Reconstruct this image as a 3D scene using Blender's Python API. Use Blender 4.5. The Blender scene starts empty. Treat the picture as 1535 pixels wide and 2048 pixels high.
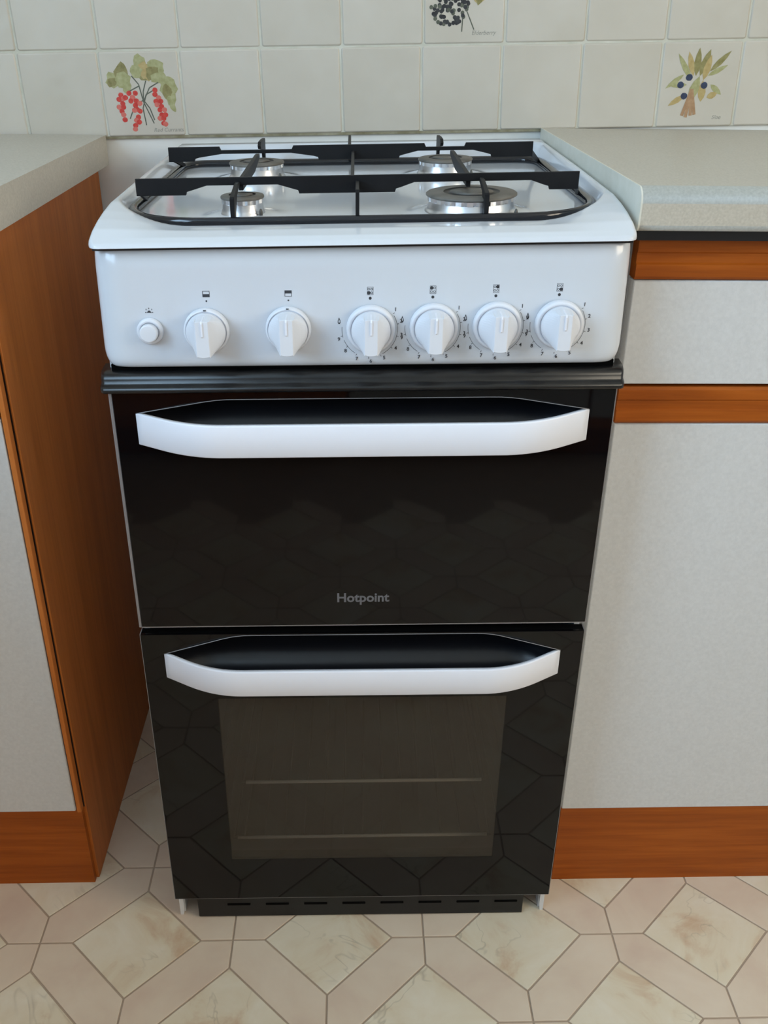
import bpy, bmesh, math, random
from mathutils import Matrix, Vector
random.seed(7)
SC = bpy.context.scene
COL = SC.collection

# ---------------------------------------------------------------- camera, world, lights, exposure
cam_d = bpy.data.cameras.new('camera')
cam_d.sensor_fit = 'VERTICAL'; cam_d.sensor_height = 36.0
cam_d.lens = 1873.0 / 2048.0 * 36.0
cam_d.clip_start = 0.02
cam = bpy.data.objects.new('camera', cam_d); COL.objects.link(cam)
CR = Vector((0.99950022, -0.02925387, 0.01198022)); CU = Vector((0.00312211, 0.46847567, 0.88347088)); CF = Vector((0.03145739, 0.88299194, -0.46833286))
cam.matrix_world = Matrix(((CR.x, CU.x, -CF.x, -0.0095), (CR.y, CU.y, -CF.y, -0.8586), (CR.z, CU.z, -CF.z, 1.0795), (0, 0, 0, 1)))
SC.camera = cam

world = bpy.data.worlds.new('world'); SC.world = world; world.use_nodes = True
world.node_tree.nodes['Background'].inputs[0].default_value = (0.75, 0.87, 1.0, 1)
world.node_tree.nodes['Background'].inputs[1].default_value = 1.0

def area(name, loc, rot, sx, sy, power, color):
    d = bpy.data.lights.new(name, 'AREA'); d.shape = 'RECTANGLE'; d.size = sx; d.size_y = sy; d.energy = power; d.color = color
    o = bpy.data.objects.new(name, d); COL.objects.link(o); o.location = loc; o.rotation_euler = rot
    return o
# daylight through the window in the left wall, and a warmer one through the window in the right wall
area('daylight_left', (-1.42, -1.25, 1.70), (0, -math.pi / 2, 0), 1.2, 1.2, 49, (0.55, 0.78, 1.0))
area('daylight_right', (2.12, -1.15, 1.6), (0, math.pi / 2, 0), 1.0, 1.1, 37, (1.0, 0.84, 0.62))

VS = SC.view_settings
VS.view_transform = 'Standard'; VS.look = 'None'; VS.gamma = 1.0; VS.use_curve_mapping = False
VS.exposure = -0.10
SC.cycles.max_bounces = 10; SC.cycles.diffuse_bounces = 5; SC.cycles.transparent_max_bounces = 12

# ---------------------------------------------------------------- materials
def srgb(r, g, b):
    f = lambda c: (c / 255 / 12.92) if c / 255 <= 0.04045 else ((c / 255 + 0.055) / 1.055) ** 2.4
    return (f(r), f(g), f(b), 1)

def mat(name, color, rough=0.5, metal=0.0, spec=0.5, coat=0.0):
    m = bpy.data.materials.new(name); m.use_nodes = True
    b = m.node_tree.nodes['Principled BSDF']
    b.inputs['Base Color'].default_value = color; b.inputs['Roughness'].default_value = rough
    b.inputs['Metallic'].default_value = metal; b.inputs['Specular IOR Level'].default_value = spec
    b.inputs['Coat Weight'].default_value = coat; b.inputs['Coat Roughness'].default_value = 0.08
    return m

class NT:
    def __init__(s, m): s.t = m.node_tree; s.b = s.t.nodes['Principled BSDF']
    def n(s, kind, **kw):
        x = s.t.nodes.new(kind)
        for k, v in kw.items():
            if k in x.inputs.keys() if hasattr(x.inputs, 'keys') else False: x.inputs[k].default_value = v
            else: setattr(x, k, v)
        return x
    def l(s, a, b): s.t.links.new(a, b)
    def ramp(s, fac, stops):
        r = s.t.nodes.new('ShaderNodeValToRGB'); e = r.color_ramp.elements
        while len(e) < len(stops): e.new(0.5)
        for q, (p, c) in zip(e, stops): q.position = p; q.color = c
        s.l(fac, r.inputs[0]); return r.outputs[0]
    def coords(s, scale=(1, 1, 1), per_object=False):
        tc = s.t.nodes.new('ShaderNodeTexCoord'); mp = s.t.nodes.new('ShaderNodeMapping')
        mp.inputs['Scale'].default_value = scale
        s.l(tc.outputs['Object'], mp.inputs['Vector'])
        if per_object:
            oi = s.t.nodes.new('ShaderNodeObjectInfo'); mu = s.t.nodes.new('ShaderNodeVectorMath'); mu.operation = 'SCALE'
            mu.inputs[0].default_value = (37.0, 21.0, 53.0); s.l(oi.outputs['Random'], mu.inputs['Scale'])
            s.l(mu.outputs[0], mp.inputs['Location'])
        return mp.outputs[0]
    def noise(s, vec, scale, detail=3, rough=0.55, dist=0.0):
        x = s.t.nodes.new('ShaderNodeTexNoise'); x.inputs['Scale'].default_value = scale; x.inputs['Detail'].default_value = detail
        x.inputs['Roughness'].default_value = rough; x.inputs['Distortion'].default_value = dist
        s.l(vec, x.inputs['Vector']); return x.outputs['Fac']
    def bump(s, h, strength, dist=0.001):
        x = s.t.nodes.new('ShaderNodeBump'); x.inputs['Strength'].default_value = strength; x.inputs['Distance'].default_value = dist
        s.l(h, x.inputs['Height']); s.l(x.outputs[0], s.b.inputs['Normal'])
    def mix(s, fac, a, b, mode='MIX'):
        x = s.t.nodes.new('ShaderNodeMix'); x.data_type = 'RGBA'; x.blend_type = mode
        for sock, v in ((x.inputs[0], fac), (x.inputs[6], a), (x.inputs[7], b)):
            if hasattr(v, 'is_linked'): s.l(v, sock)
            else: sock.default_value = v
        return x.outputs[2]

def wood(name, scale, dark, mid, light):
    m = mat(name, mid, 0.45, spec=0.22); t = NT(m)
    v = t.coords(scale)
    n1 = t.noise(v, 3.0, 6, 0.6, 0.6); n2 = t.noise(v, 14.0, 4, 0.6, 0.2)
    c = t.ramp(n1, [(0.25, dark), (0.5, mid), (0.75, light)])
    c2 = t.ramp(n2, [(0.3, (0.86, 0.82, 0.78, 1)), (0.7, (1.04, 1.03, 1.02, 1))])
    t.l(t.mix(0.7, c, c2, 'MULTIPLY'), t.b.inputs['Base Color'])
    t.bump(n2, 0.06, 0.0004)
    return m
M_WOOD_H = wood('teak_laminate_horizontal', (1.2, 6, 26), srgb(140, 68, 16), srgb(163, 83, 20), srgb(180, 96, 28))
M_WOOD_V = wood('teak_laminate_vertical', (14, 14, 0.8), srgb(180, 102, 40), srgb(200, 116, 50), srgb(212, 128, 62))

def noisy(name, c1, c2, scale, rough, bump=0.0, bscale=300, spec=0.5, per_object=False):
    m = mat(name, c1, rough, spec=spec); t = NT(m); v = t.coords(per_object=per_object)
    t.l(t.ramp(t.noise(v, scale, 4), [(0.3, c1), (0.7, c2)]), t.b.inputs['Base Color'])
    if bump: t.bump(t.noise(v, bscale, 2), bump, 0.0006)
    return m
M_ENAMEL = mat('white_enamel', srgb(218, 222, 228), 0.16, spec=0.5, coat=0.5)
M_PANEL = mat('white_painted_steel', srgb(214, 219, 226), 0.22, spec=0.5, coat=0.4)
M_PLASTIC = mat('white_plastic', srgb(229, 232, 239), 0.35)
M_HANDLE = mat('white_handle_paint', srgb(240, 242, 250), 0.42)
M_BODY = mat('white_side_panel', srgb(220, 222, 224), 0.4)
M_GLASS = mat('black_glass', srgb(9, 9, 11), 0.035, spec=0.30)
M_BEZEL = mat('grey_metal_edge', srgb(150, 148, 150), 0.35, metal=0.4)
M_DARK = mat('black_plastic_and_shade', srgb(16, 17, 22), 0.3)  # black plastic parts, also the painted shade under the worktop and beside the stile
M_TRIM = noisy('black_trim_dusty', srgb(12, 12, 14), srgb(26, 26, 26), 60, 0.28)
M_IRON = noisy('matte_black_enamel', srgb(14, 15, 18), srgb(22, 23, 26), 40, 0.5, 0.15, 400)
M_IRON.node_tree.nodes['Principled BSDF'].inputs['Specular IOR Level'].default_value = 0.25
M_ROD = mat('gloss_black_enamel', srgb(14, 16, 24), 0.12, spec=0.6)
M_ALU = mat('polished_aluminium', srgb(228, 229, 232), 0.32, metal=1.0)
M_CAP = noisy('burner_cap_enamel', srgb(92, 88, 82), srgb(114, 109, 101), 50, 0.5)
M_CAPD = mat('burner_cap_dark', srgb(40, 39, 38), 0.45)
M_PRINT = mat('grey_printing_ink', srgb(52, 54, 60), 0.6)
M_LOGO = mat('grey_logo_ink', srgb(104, 103, 106), 0.5)
M_KICK = mat('black_kick_panel', srgb(18, 18, 19), 0.5)
M_HOLE = mat('black_slot', srgb(2, 2, 2), 0.9, spec=0.1)
M_CAV = noisy('oven_enamel', srgb(36, 33, 29), srgb(42, 39, 34), 30, 0.4)
M_WIRE_LIT = mat('shelf_wire_lit', srgb(242, 232, 214), 0.45, metal=0.0)  # pale colour paints the lit front edge of the shelves
M_WIRE_SHADED = mat('shelf_wire_shaded', srgb(34, 31, 28), 0.5, metal=0.4)  # same shelf wire painted dark, as lost in the oven's shade
M_TIP = mat('igniter_tip', srgb(90, 88, 84), 0.4)

def window_glass(name, tint, gl=0.08):
    m = bpy.data.materials.new(name); m.use_nodes = True; nt = m.node_tree; nt.nodes.clear()
    o = nt.nodes.new('ShaderNodeOutputMaterial'); mx = nt.nodes.new('ShaderNodeMixShader')
    tr = nt.nodes.new('ShaderNodeBsdfTransparent'); gb = nt.nodes.new('ShaderNodeBsdfGlossy'); lw = nt.nodes.new('ShaderNodeLayerWeight'); lw.inputs[0].default_value = 0.5
    pw = nt.nodes.new('ShaderNodeMath'); pw.operation = 'POWER'; pw.inputs[1].default_value = 5.0; nt.links.new(lw.outputs['Facing'], pw.inputs[0])
    fr = nt.nodes.new('ShaderNodeMath'); fr.operation = 'MULTIPLY_ADD'; fr.inputs[1].default_value = 0.96; fr.inputs[2].default_value = 0.02; nt.links.new(pw.outputs[0], fr.inputs[0])
    tr.inputs[0].default_value = tint; gb.inputs['Roughness'].default_value = 0.03; 
    nt.links.new(fr.outputs[0], mx.inputs[0]); nt.links.new(tr.outputs[0], mx.inputs[1]); nt.links.new(gb.outputs[0], mx.inputs[2])
    nt.links.new(mx.outputs[0], o.inputs[0])
    return m
def haze_glass(name, tint, film, amount):
    m = window_glass(name, tint); nt = m.node_tree
    tr = [n for n in nt.nodes if n.type == 'BSDF_TRANSPARENT'][0]; mx0 = [n for n in nt.nodes if n.type == 'MIX_SHADER'][0]
    df = nt.nodes.new('ShaderNodeBsdfDiffuse'); df.inputs[0].default_value = film
    mx = nt.nodes.new('ShaderNodeMixShader'); mx.inputs[0].default_value = amount
    nt.links.new(tr.outputs[0], mx.inputs[1]); nt.links.new(df.outputs[0], mx.inputs[2]); nt.links.new(mx.outputs[0], mx0.inputs[1])
    return m
M_OVENGLASS = haze_glass('smoked_oven_glass', (0.96, 0.94, 0.92, 1), srgb(80, 73, 63), 0.42)
M_PANE = window_glass('clear_window_glass', (0.96, 0.98, 1, 1))

M_LAM = noisy('white_laminate', srgb(205, 205, 204), srgb(214, 214, 213), 240, 0.5, 0.12, 700)
M_TOP = noisy('speckled_worktop', srgb(182, 175, 161), srgb(199, 192, 178), 420, 0.42, 0.05, 500)
M_EDGE = noisy('worktop_end_strip', srgb(214, 212, 198), srgb(222, 220, 208), 60, 0.45)
M_PLASTER = noisy('off_white_plaster', srgb(232, 231, 225), srgb(238, 237, 232), 20, 0.8, 0.15, 60)
M_ROOM = noisy('pale_wall_paint', srgb(216, 216, 214), srgb(222, 222, 220), 8, 0.85)
M_CEIL = noisy('white_ceiling_paint', srgb(226, 226, 222), srgb(232, 232, 230), 8, 0.9)
M_GROUT = noisy('tile_grout', srgb(196, 194, 178), srgb(212, 209, 196), 40, 0.9)
M_SEAL = noisy('old_sealant', srgb(120, 112, 82), srgb(168, 162, 140), 55, 0.8)
M_FGROUT = noisy('vinyl_joint', srgb(168, 148, 128), srgb(182, 162, 142), 20, 0.6)

def tile_mat():
    m = mat('glazed_wall_tile', srgb(196, 193, 178), 0.3); t = NT(m); v = t.coords(per_object=True)
    n = t.noise(v, 9, 3); oi = t.t.nodes.new('ShaderNodeObjectInfo')
    c = t.ramp(n, [(0.3, srgb(198, 190, 176)), (0.7, srgb(206, 199, 187))])
    c2 = t.ramp(oi.outputs['Random'], [(0.0, (0.96, 0.96, 0.95, 1)), (1.0, (1.02, 1.02, 1.02, 1))])
    t.l(t.mix(1.0, c, c2, 'MULTIPLY'), t.b.inputs['Base Color'])
    t.bump(t.noise(v, 28, 2), 0.35, 0.003)
    return m
M_TILE = tile_mat()

def square_mat():
    m = mat('marbled_cream_vinyl', srgb(200, 190, 164), 0.42, spec=0.4); t = NT(m); v = t.coords(per_object=True)
    n = t.noise(v, 13, 5, 0.6, 0.8)
    c = t.ramp(n, [(0.30, srgb(208, 180, 150)), (0.45, srgb(224, 210, 184)), (0.7, srgb(232, 222, 202))])
    w = t.noise(v, 8, 3, 0.5, 1.6)
    vein = t.ramp(w, [(0.485, (0, 0, 0, 1)), (0.5, (1, 1, 1, 1)), (0.515, (0, 0, 0, 1))])
    br = t.ramp(t.noise(v, 11, 2), [(0.5, (0, 0, 0, 1)), (0.66, (0.55, 0.55, 0.55, 1))])
    f = t.mix(1.0, vein, br, 'MULTIPLY')
    t.l(t.mix(f, c, srgb(170, 158, 136)), t.b.inputs['Base Color'])
    return m
def hex_mat():
    m = mat('pink_tan_vinyl', srgb(190, 166, 138), 0.42, spec=0.4); t = NT(m); v = t.coords(per_object=True)
    n = t.noise(v, 10, 4, 0.6, 0.4)
    t.l(t.ramp(n, [(0.25, srgb(212, 188, 168)), (0.5, srgb(221, 202, 180)), (0.75, srgb(227, 211, 190))]), t.b.inputs['Base Color'])
    return m
M_SQ, M_HEX = square_mat(), hex_mat()
def paint(name, a, b): return noisy(name, a, b, 160, 0.4)
P_LEAF = paint('leaf_green_glaze', srgb(150, 148, 96), srgb(178, 176, 132))
P_LEAFD = paint('leaf_olive_glaze', srgb(124, 116, 66), srgb(154, 146, 98))
P_OCHRE = paint('ochre_glaze', srgb(172, 148, 92), srgb(188, 168, 118))
P_RED = paint('red_glaze', srgb(190, 40, 34), srgb(214, 78, 64))
P_REDL = paint('light_red_glaze', srgb(206, 96, 84), srgb(214, 120, 106))
P_BLACK = paint('black_glaze', srgb(30, 30, 34), srgb(64, 64, 66))
P_BLUE = paint('blue_glaze', srgb(34, 44, 70), srgb(52, 66, 96))
P_STEM = paint('grey_stem_glaze', srgb(78, 82, 70), srgb(104, 106, 92))
P_BROWN = paint('pale_brown_glaze', srgb(160, 122, 88), srgb(180, 146, 112))
P_INK = paint('faded_ink', srgb(140, 138, 128), srgb(156, 154, 144))

# ---------------------------------------------------------------- mesh helpers
class MB:
    def __init__(s): s.bm = bmesh.new(); s.mats = []
    def mi(s, m):
        if m is None: return 0
        if m not in s.mats: s.mats.append(m)
        return s.mats.index(m)
    def face(s, pts, m=None, smooth=False):
        vs = [s.bm.verts.new(p) for p in pts]
        f = s.bm.faces.new(vs); f.material_index = s.mi(m); f.smooth = smooth; return f
    def box(s, x0, x1, y0, y1, z0, z1, bev=0.0, seg=2, m=None):
        r = bmesh.ops.create_cube(s.bm, size=1)['verts']
        for v in r: v.co = Vector(((x0 + x1) / 2 + v.co.x * (x1 - x0), (y0 + y1) / 2 + v.co.y * (y1 - y0), (z0 + z1) / 2 + v.co.z * (z1 - z0)))
        fs = list({f for v in r for f in v.link_faces}); i = s.mi(m)
        for f in fs: f.material_index = i
        if bev > 0:
            es = list({e for v in r for e in v.link_edges})
            q = bmesh.ops.bevel(s.bm, geom=es, offset=bev, segments=seg, affect='EDGES', profile=0.5)
            for f in q['faces']: f.material_index = i; f.smooth = True
        return s
    def prism(s, pts, axis, a, b, m=None, bev=0.0, smooth=False):
        """polygon pts (2-D) extruded along axis from a to b; the 2-D plane is the other two axes in xyz order"""
        def P(p, t):
            q = [p[0], p[1]]; q.insert('xyz'.index(axis), t); return Vector(q)
        A = [s.bm.verts.new(P(p, a)) for p in pts]; B = [s.bm.verts.new(P(p, b)) for p in pts]; i = s.mi(m); n = len(pts)
        fs = [s.bm.faces.new(A), s.bm.faces.new(B[::-1])]
        for k in range(n):
            f = s.bm.faces.new((A[k], B[k], B[(k + 1) % n], A[(k + 1) % n])); f.smooth = smooth; fs.append(f)
        for f in fs: f.material_index = i
        bmesh.ops.recalc_face_normals(s.bm, faces=fs)
        if bev:
            es = list({e for f in fs[:2] for e in f.edges})
            q = bmesh.ops.bevel(s.bm, geom=es, offset=bev, segments=1, affect='EDGES')
            for f in q['faces']: f.material_index = i
        return s
    def loft(s, rings, m=None, smooth=True, cap=True, closed=True):
        R = [[s.bm.verts.new(p) for p in r] for r in rings]; i = s.mi(m); fs = []; n = len(R[0])
        for a, b in zip(R, R[1:]):
            for k in range(n if closed else n - 1):
                f = s.bm.faces.new((a[k], a[(k + 1) % n], b[(k + 1) % n], b[k])); f.smooth = smooth; fs.append(f)
        if cap:
            fs.append(s.bm.faces.new(R[0][::-1])); fs.append(s.bm.faces.new(R[-1]))
        for f in fs: f.material_index = i
        bmesh.ops.recalc_face_normals(s.bm, faces=fs)
        return s
    def lathe(s, prof, c=(0, 0, 0), axis='z', n=40, m=None, smooth=True, cap=True):
        rings = []
        for r, h in prof:
            ring = []
            for k in range(n):
                t = 2 * math.pi * k / n
                if axis == 'z': ring.append((c[0] + r * math.cos(t), c[1] + r * math.sin(t), c[2] + h))
                else: ring.append((c[0] + r * math.cos(t), c[1] - h, c[2] + r * math.sin(t)))   # -y axis
            rings.append(ring)
        return s.loft(rings, m, smooth, cap)
    def tube(s, pts, r, n=8, m=None, closed=False):
        pts = [Vector(p) for p in pts]; rings = []; N = len(pts)
        for i, p in enumerate(pts):
            if closed: t = pts[(i + 1) % N] - pts[i - 1]
            else: t = pts[min(i + 1, N - 1)] - pts[max(i - 1, 0)]
            t.normalize(); a = Vector((0, 0, 1)) if abs(t.z) < 0.9 else Vector((1, 0, 0))
            u = t.cross(a).normalized(); w = u.cross(t)
            rings.append([p + r * (math.cos(2 * math.pi * k / n) * u + math.sin(2 * math.pi * k / n) * w) for k in range(n)])
        if closed: rings.append(rings[0])
        return s.loft(rings, m, True, not closed)
    def grid(s, f, nu, nv, m=None, smooth=True):
        V = [[s.bm.verts.new(f(i / nu, j / nv)) for j in range(nv + 1)] for i in range(nu + 1)]; k = s.mi(m)
        for i in range(nu):
            for j in range(nv):
                q = s.bm.faces.new((V[i][j], V[i + 1][j], V[i + 1][j + 1], V[i][j + 1])); q.smooth = smooth; q.material_index = k
        return V
    def text(s, body, x, z, size, y, m=None, stretch=1.0, thick=0.00012, align='CENTER', shear=0.0, bold=0.0):
        cu = bpy.data.curves.new('lettering', 'FONT'); cu.body = body; cu.size = size; cu.align_x = align; cu.align_y = 'CENTER'
        cu.extrude = thick; cu.shear = shear; cu.offset = bold; cu.resolution_u = 3
        o = bpy.data.objects.new('lettering', cu); COL.objects.link(o)
        bpy.context.view_layer.update()
        me = bpy.data.meshes.new_from_object(o.evaluated_get(bpy.context.evaluated_depsgraph_get()))
        bpy.data.objects.remove(o); bpy.data.curves.remove(cu)
        i = s.mi(m); n0 = len(s.bm.verts); nf = len(s.bm.faces)
        s.bm.from_mesh(me); bpy.data.meshes.remove(me)
        s.bm.verts.ensure_lookup_table(); s.bm.faces.ensure_lookup_table()
        for v in s.bm.verts[n0:]: v.co = Vector((x + v.co.x * stretch, y - v.co.z - thick, z + v.co.y))
        for f in s.bm.faces[nf:]: f.material_index = i
        return s
    def obj(s, name, m=None, parent=None, off=(0, 0, 0), shear=0.0, loc=None, clean=True):
        if clean: bmesh.ops.remove_doubles(s.bm, verts=s.bm.verts, dist=1e-6)
        for v in s.bm.verts:
            v.co -= Vector(off)
            if shear: v.co.z += (shear(v.co.z) if callable(shear) else shear) * v.co.x
        me = bpy.data.meshes.new(name); s.bm.to_mesh(me); s.bm.free()
        for q in (s.mats or ([m] if m else [])): me.materials.append(q)
        o = bpy.data.objects.new(name, me); COL.objects.link(o)
        if parent is not None: o.parent = parent
        if loc is not None: o.location = loc
        return o

def tag(o, label=None, cat=None, group=None, kind=None):
    for k, v in (('label', label), ('category', cat), ('group', group), ('kind', kind)):
        if v: o[k] = v
    return o
def empty(name, loc, label=None, cat=None, group=None, kind=None, rz=0.0):
    o = bpy.data.objects.new(name, None); o.empty_display_size = 0.05; COL.objects.link(o); o.location = loc; o.rotation_euler.z = rz
    return tag(o, label, cat, group, kind)
def inst(o, name, parent, loc, rz=0.0):
    c = bpy.data.objects.new(name, o.data); COL.objects.link(c); c.parent = parent; c.location = loc; c.rotation_euler.z = rz
    return c
def sm(a, b, x):
    t = min(1.0, max(0.0, (x - a) / (b - a))); return t * t * (3 - 2 * t)
def lerp(a, b, t): return a + (b - a) * t

# ---------------------------------------------------------------- room shell
WY = 0.5543                                                   # plaster face of the back wall (tiles stand 6 mm proud)
wall = MB().box(-2.0, 2.4, 0, 0.1, -0.02, 2.42).obj('wall_back', M_PLASTER); wall.location = (0, WY, 0); wall.rotation_euler.z = -0.012
tag(wall, kind='structure')
tag(MB().box(-2.0, 2.4, -3.0, 0.75, -0.05, -0.0012).obj('floor', M_FGROUT), kind='structure'); floor = bpy.data.objects['floor']
tag(MB().box(-2.0, 2.4, -3.0, 0.75, 2.4, 2.5).obj('ceiling', M_CEIL), kind='structure')
b = MB()                                                      # left wall with its window opening
b.box(-1.4, -1.3, -2.7, -1.9, 0, 2.4); b.box(-1.4, -1.3, -0.6, 0.58, 0, 2.4); b.box(-1.4, -1.3, -1.9, -0.6, 0, 1.08); b.box(-1.4, -1.3, -1.9, -0.6, 2.32, 2.4)
tag(b.obj('wall_left', M_ROOM, clean=False), kind='structure')
b = MB()
b.box(2.0, 2.1, -2.7, -1.75, 0, 2.4); b.box(2.0, 2.1, -0.55, 0.55, 0, 2.4); b.box(2.0, 2.1, -1.75, -0.55, 0, 1.05); b.box(2.0, 2.1, -1.75, -0.55, 2.1, 2.4)
tag(b.obj('wall_right', M_ROOM, clean=False), kind='structure')
tag(MB().box(-1.3, 2.0, -2.7, -2.6, 0, 2.4).obj('wall_front', M_ROOM), kind='structure')
def window(name, w, h, loc, rz):
    e = empty(name, loc, kind='structure', rz=rz)
    f = MB(); f.box(-w/2, w/2, -.03, .03, 0, .05); f.box(-w/2, w/2, -.03, .03, h-.05, h); f.box(-w/2, -w/2+.05, -.03, .03, .05, h-.05); f.box(w/2-.05, w/2, -.03, .03, .05, h-.05); f.box(-.025, .025, -.03, .03, .05, h-.05)
    f.obj('window_frame', M_PLASTIC, e, clean=False)
    for sx in (-1, 1): MB().box(min(sx*.03, sx*(w/2-.055)), max(sx*.03, sx*(w/2-.055)), -.003, .003, .055, h-.055).obj('pane', M_PANE, e)
window('window_1', 1.3, 1.24, (-1.35, -1.25, 1.08), math.pi / 2)
window('window_2', 1.2, 1.05, (2.05, -1.15, 1.05), math.pi / 2)

# wall tiles: courses rise a little to the right, as laid
TP, TX0, TZ0, TT = 0.109, -0.4612, 0.9345, 0.0268
tiles = {}
def tile_mesh():
    b = MB(); g = 0.0009; w = TP / 2 - g; r = 0.0035
    def ring(ins, d): 
        out = []
        for sx, sz in ((1, 1), (-1, 1), (-1, -1), (1, -1)):
            a0 = math.atan2(sz, sx) - math.pi / 4
            for k in range(4):
                t = a0 + k / 3 * math.pi / 2
                out.append((sx * (w - r) + (r - ins) * math.cos(t), -d, sz * (w - r) + (r - ins) * math.sin(t)))
        return out
    b.loft([ring(0, 0), ring(0, .0035), ring(.0007, .0052), ring(.0024, .006)], M_TILE, True)
    return b
proto = None
for j in range(0, 4):
    for i in range(-4, 13):
        x = TX0 + (i + .5) * TP; z = TZ0 + (j + .5) * TP + TT * (i - 4.0) * TP
        if proto is None: proto = tile_mesh().obj('tile', None, wall); o = proto
        else: o = inst(proto, 'tile', wall, (0, 0, 0))
        o.location = (x + random.uniform(-.0003, .0003), random.uniform(-.0003, 0.0), z); o.rotation_euler = (random.uniform(-.003, .003), TT * -1 + random.uniform(-.002, .002), random.uniform(-.004, .004))
        tiles[i, j] = o
b = MB(); z0 = TZ0
b.prism([(TX0 - 4*TP, z0 + TT*(-8.0)*TP), (TX0 + 13*TP, z0 + TT*9*TP), (TX0 + 13*TP, z0 + TT*9*TP + 4*TP), (TX0 - 4*TP, z0 - TT*8*TP + 4*TP)], 'y', -.0047, 0.0)
b.obj('grout', M_GROUT, wall)
b = MB(); xa, xb = TX0 + .9 * TP, TX0 + 6.55 * TP; za, zb = TZ0 + TT * (-3.1) * TP, TZ0 + TT * 2.55 * TP
b.prism([(xa, za - .0035), (xb, zb - .0035), (xb, zb + .0008), (xa, za + .0008)], 'y', -.0045, 0); b.obj('sealant_bead', M_SEAL, wall)

# painted sprigs on three of the tiles
def motif(tile, draw, name):
    b = MB(); draw(b)
    o = b.obj(name, None, tile, clean=False)
    return o
def U(p): return ((p[0] - .5) * TP, (p[1] - .5) * TP)          # tile fractions (0..1) to tile metres
LY = [-0.0061]
def blob(b, c, rx, ry, m, n=11, ang=0.0, jag=.12):
    x, z = U(c); pts = []
    LY[0] -= 0.0000012
    for k in range(n):
        t = 2 * math.pi * k / n; q = 1 + random.uniform(-jag, jag)
        px, pz = rx * TP * q * math.cos(t), ry * TP * q * math.sin(t)
        pts.append((x + px * math.cos(ang) - pz * math.sin(ang), LY[0], z + px * math.sin(ang) + pz * math.cos(ang)))
    b.face(pts, m)
def stroke(b, pts, w, m):
    LY[0] -= 0.0000012
    P = [Vector(U(p)) for p in pts]
    for p, q in zip(P, P[1:]):
        d = (q - p); nrm = Vector((-d.y, d.x)).normalized() * w * TP / 2
        b.face([(p.x - nrm.x, LY[0], p.y - nrm.y), (q.x - nrm.x, LY[0], q.y - nrm.y), (q.x + nrm.x, LY[0], q.y + nrm.y), (p.x + nrm.x, LY[0], p.y + nrm.y)], m)
def leaf(b, p, q, w, m):
    LY[0] -= 0.0000012
    a, c = Vector(U(p)), Vector(U(q)); d = c - a; nrm = Vector((-d.y, d.x)).normalized() * w * TP
    pts = [a]
    for t, k in ((.2, .7), (.45, 1.0), (.75, .7)): pts.append(a + d * t + nrm * k)
    pts.append(c)
    for t, k in ((.75, .7), (.45, 1.0), (.2, .7)): pts.append(a + d * t - nrm * k)
    b.face([(v.x, LY[0], v.y) for v in pts], m)
def Z(X, Y):                                                   # chart of the currant drawing
    t = (Y - 265) / 505; return ((X - (555 + 65 * t)) / (460 - 32 * t), 1 - t)
def currants(b):
    for X, Y, rx, ry, m in ((655, 430, .09, .075, P_LEAF), (690, 390, .07, .09, P_LEAFD), (700, 430, .085, .08, P_LEAF), (640, 445, .05, .04, P_LEAFD), (725, 465, .05, .07, P_LEAF),
                            (800, 345, .07, .085, P_LEAF), (820, 390, .1, .09, P_LEAFD), (825, 385, .05, .09, P_OCHRE), (780, 385, .06, .06, P_LEAF), (890, 365, .09, .07, P_LEAF), (870, 395, .07, .07, P_LEAFD), (900, 425, .08, .06, P_LEAF),
                            (955, 470, .085, .09, P_LEAF), (965, 520, .06, .1, P_LEAF), (945, 500, .05, .07, P_LEAFD), (975, 580, .03, .08, P_LEAF)):
        blob(b, Z(X, Y), rx * 1.22, ry * 1.22, m, 13, random.uniform(-.5, .5), .22)
    for pts in (((750, 410), (790, 460), (815, 560)), ((830, 440), (815, 500), (815, 560)), ((900, 450), (850, 480), (815, 560)), ((735, 500), (790, 470)), ((880, 490), (830, 520), (812, 600), (830, 700)),
                ((815, 550), (760, 600), (740, 660)), ((815, 550), (850, 600), (875, 670)), ((815, 560), (850, 640), (872, 690))):
        stroke(b, [Z(*p) for p in pts], .014, P_STEM)
    for ch in (((690, 520), (680, 545), (705, 540), (715, 535), (700, 570), (680, 590), (705, 590), (695, 615), (705, 635), (712, 665)),
               ((735, 510), (770, 510), (755, 535), (745, 555), (775, 555), (795, 570), (770, 580), (780, 605), (765, 610), (795, 615), (785, 650), (775, 670), (790, 680), (770, 700), (768, 722)),
               ((880, 495), (880, 520), (900, 540), (885, 560), (910, 560), (890, 580), (915, 590), (905, 610), (930, 610), (935, 640), (915, 640), (905, 660), (925, 660), (925, 690), (935, 695))):
        for k, p in enumerate(ch):
            blob(b, Z(*p), .034, .031, P_REDL if k % 3 == 2 else P_RED, 10, 0, .06)
    b.text('Red Currants', U(Z(950, 730))[0], U(Z(950, 730))[1], .0075, -.0061, P_INK, shear=.3, thick=.00002)
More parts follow.
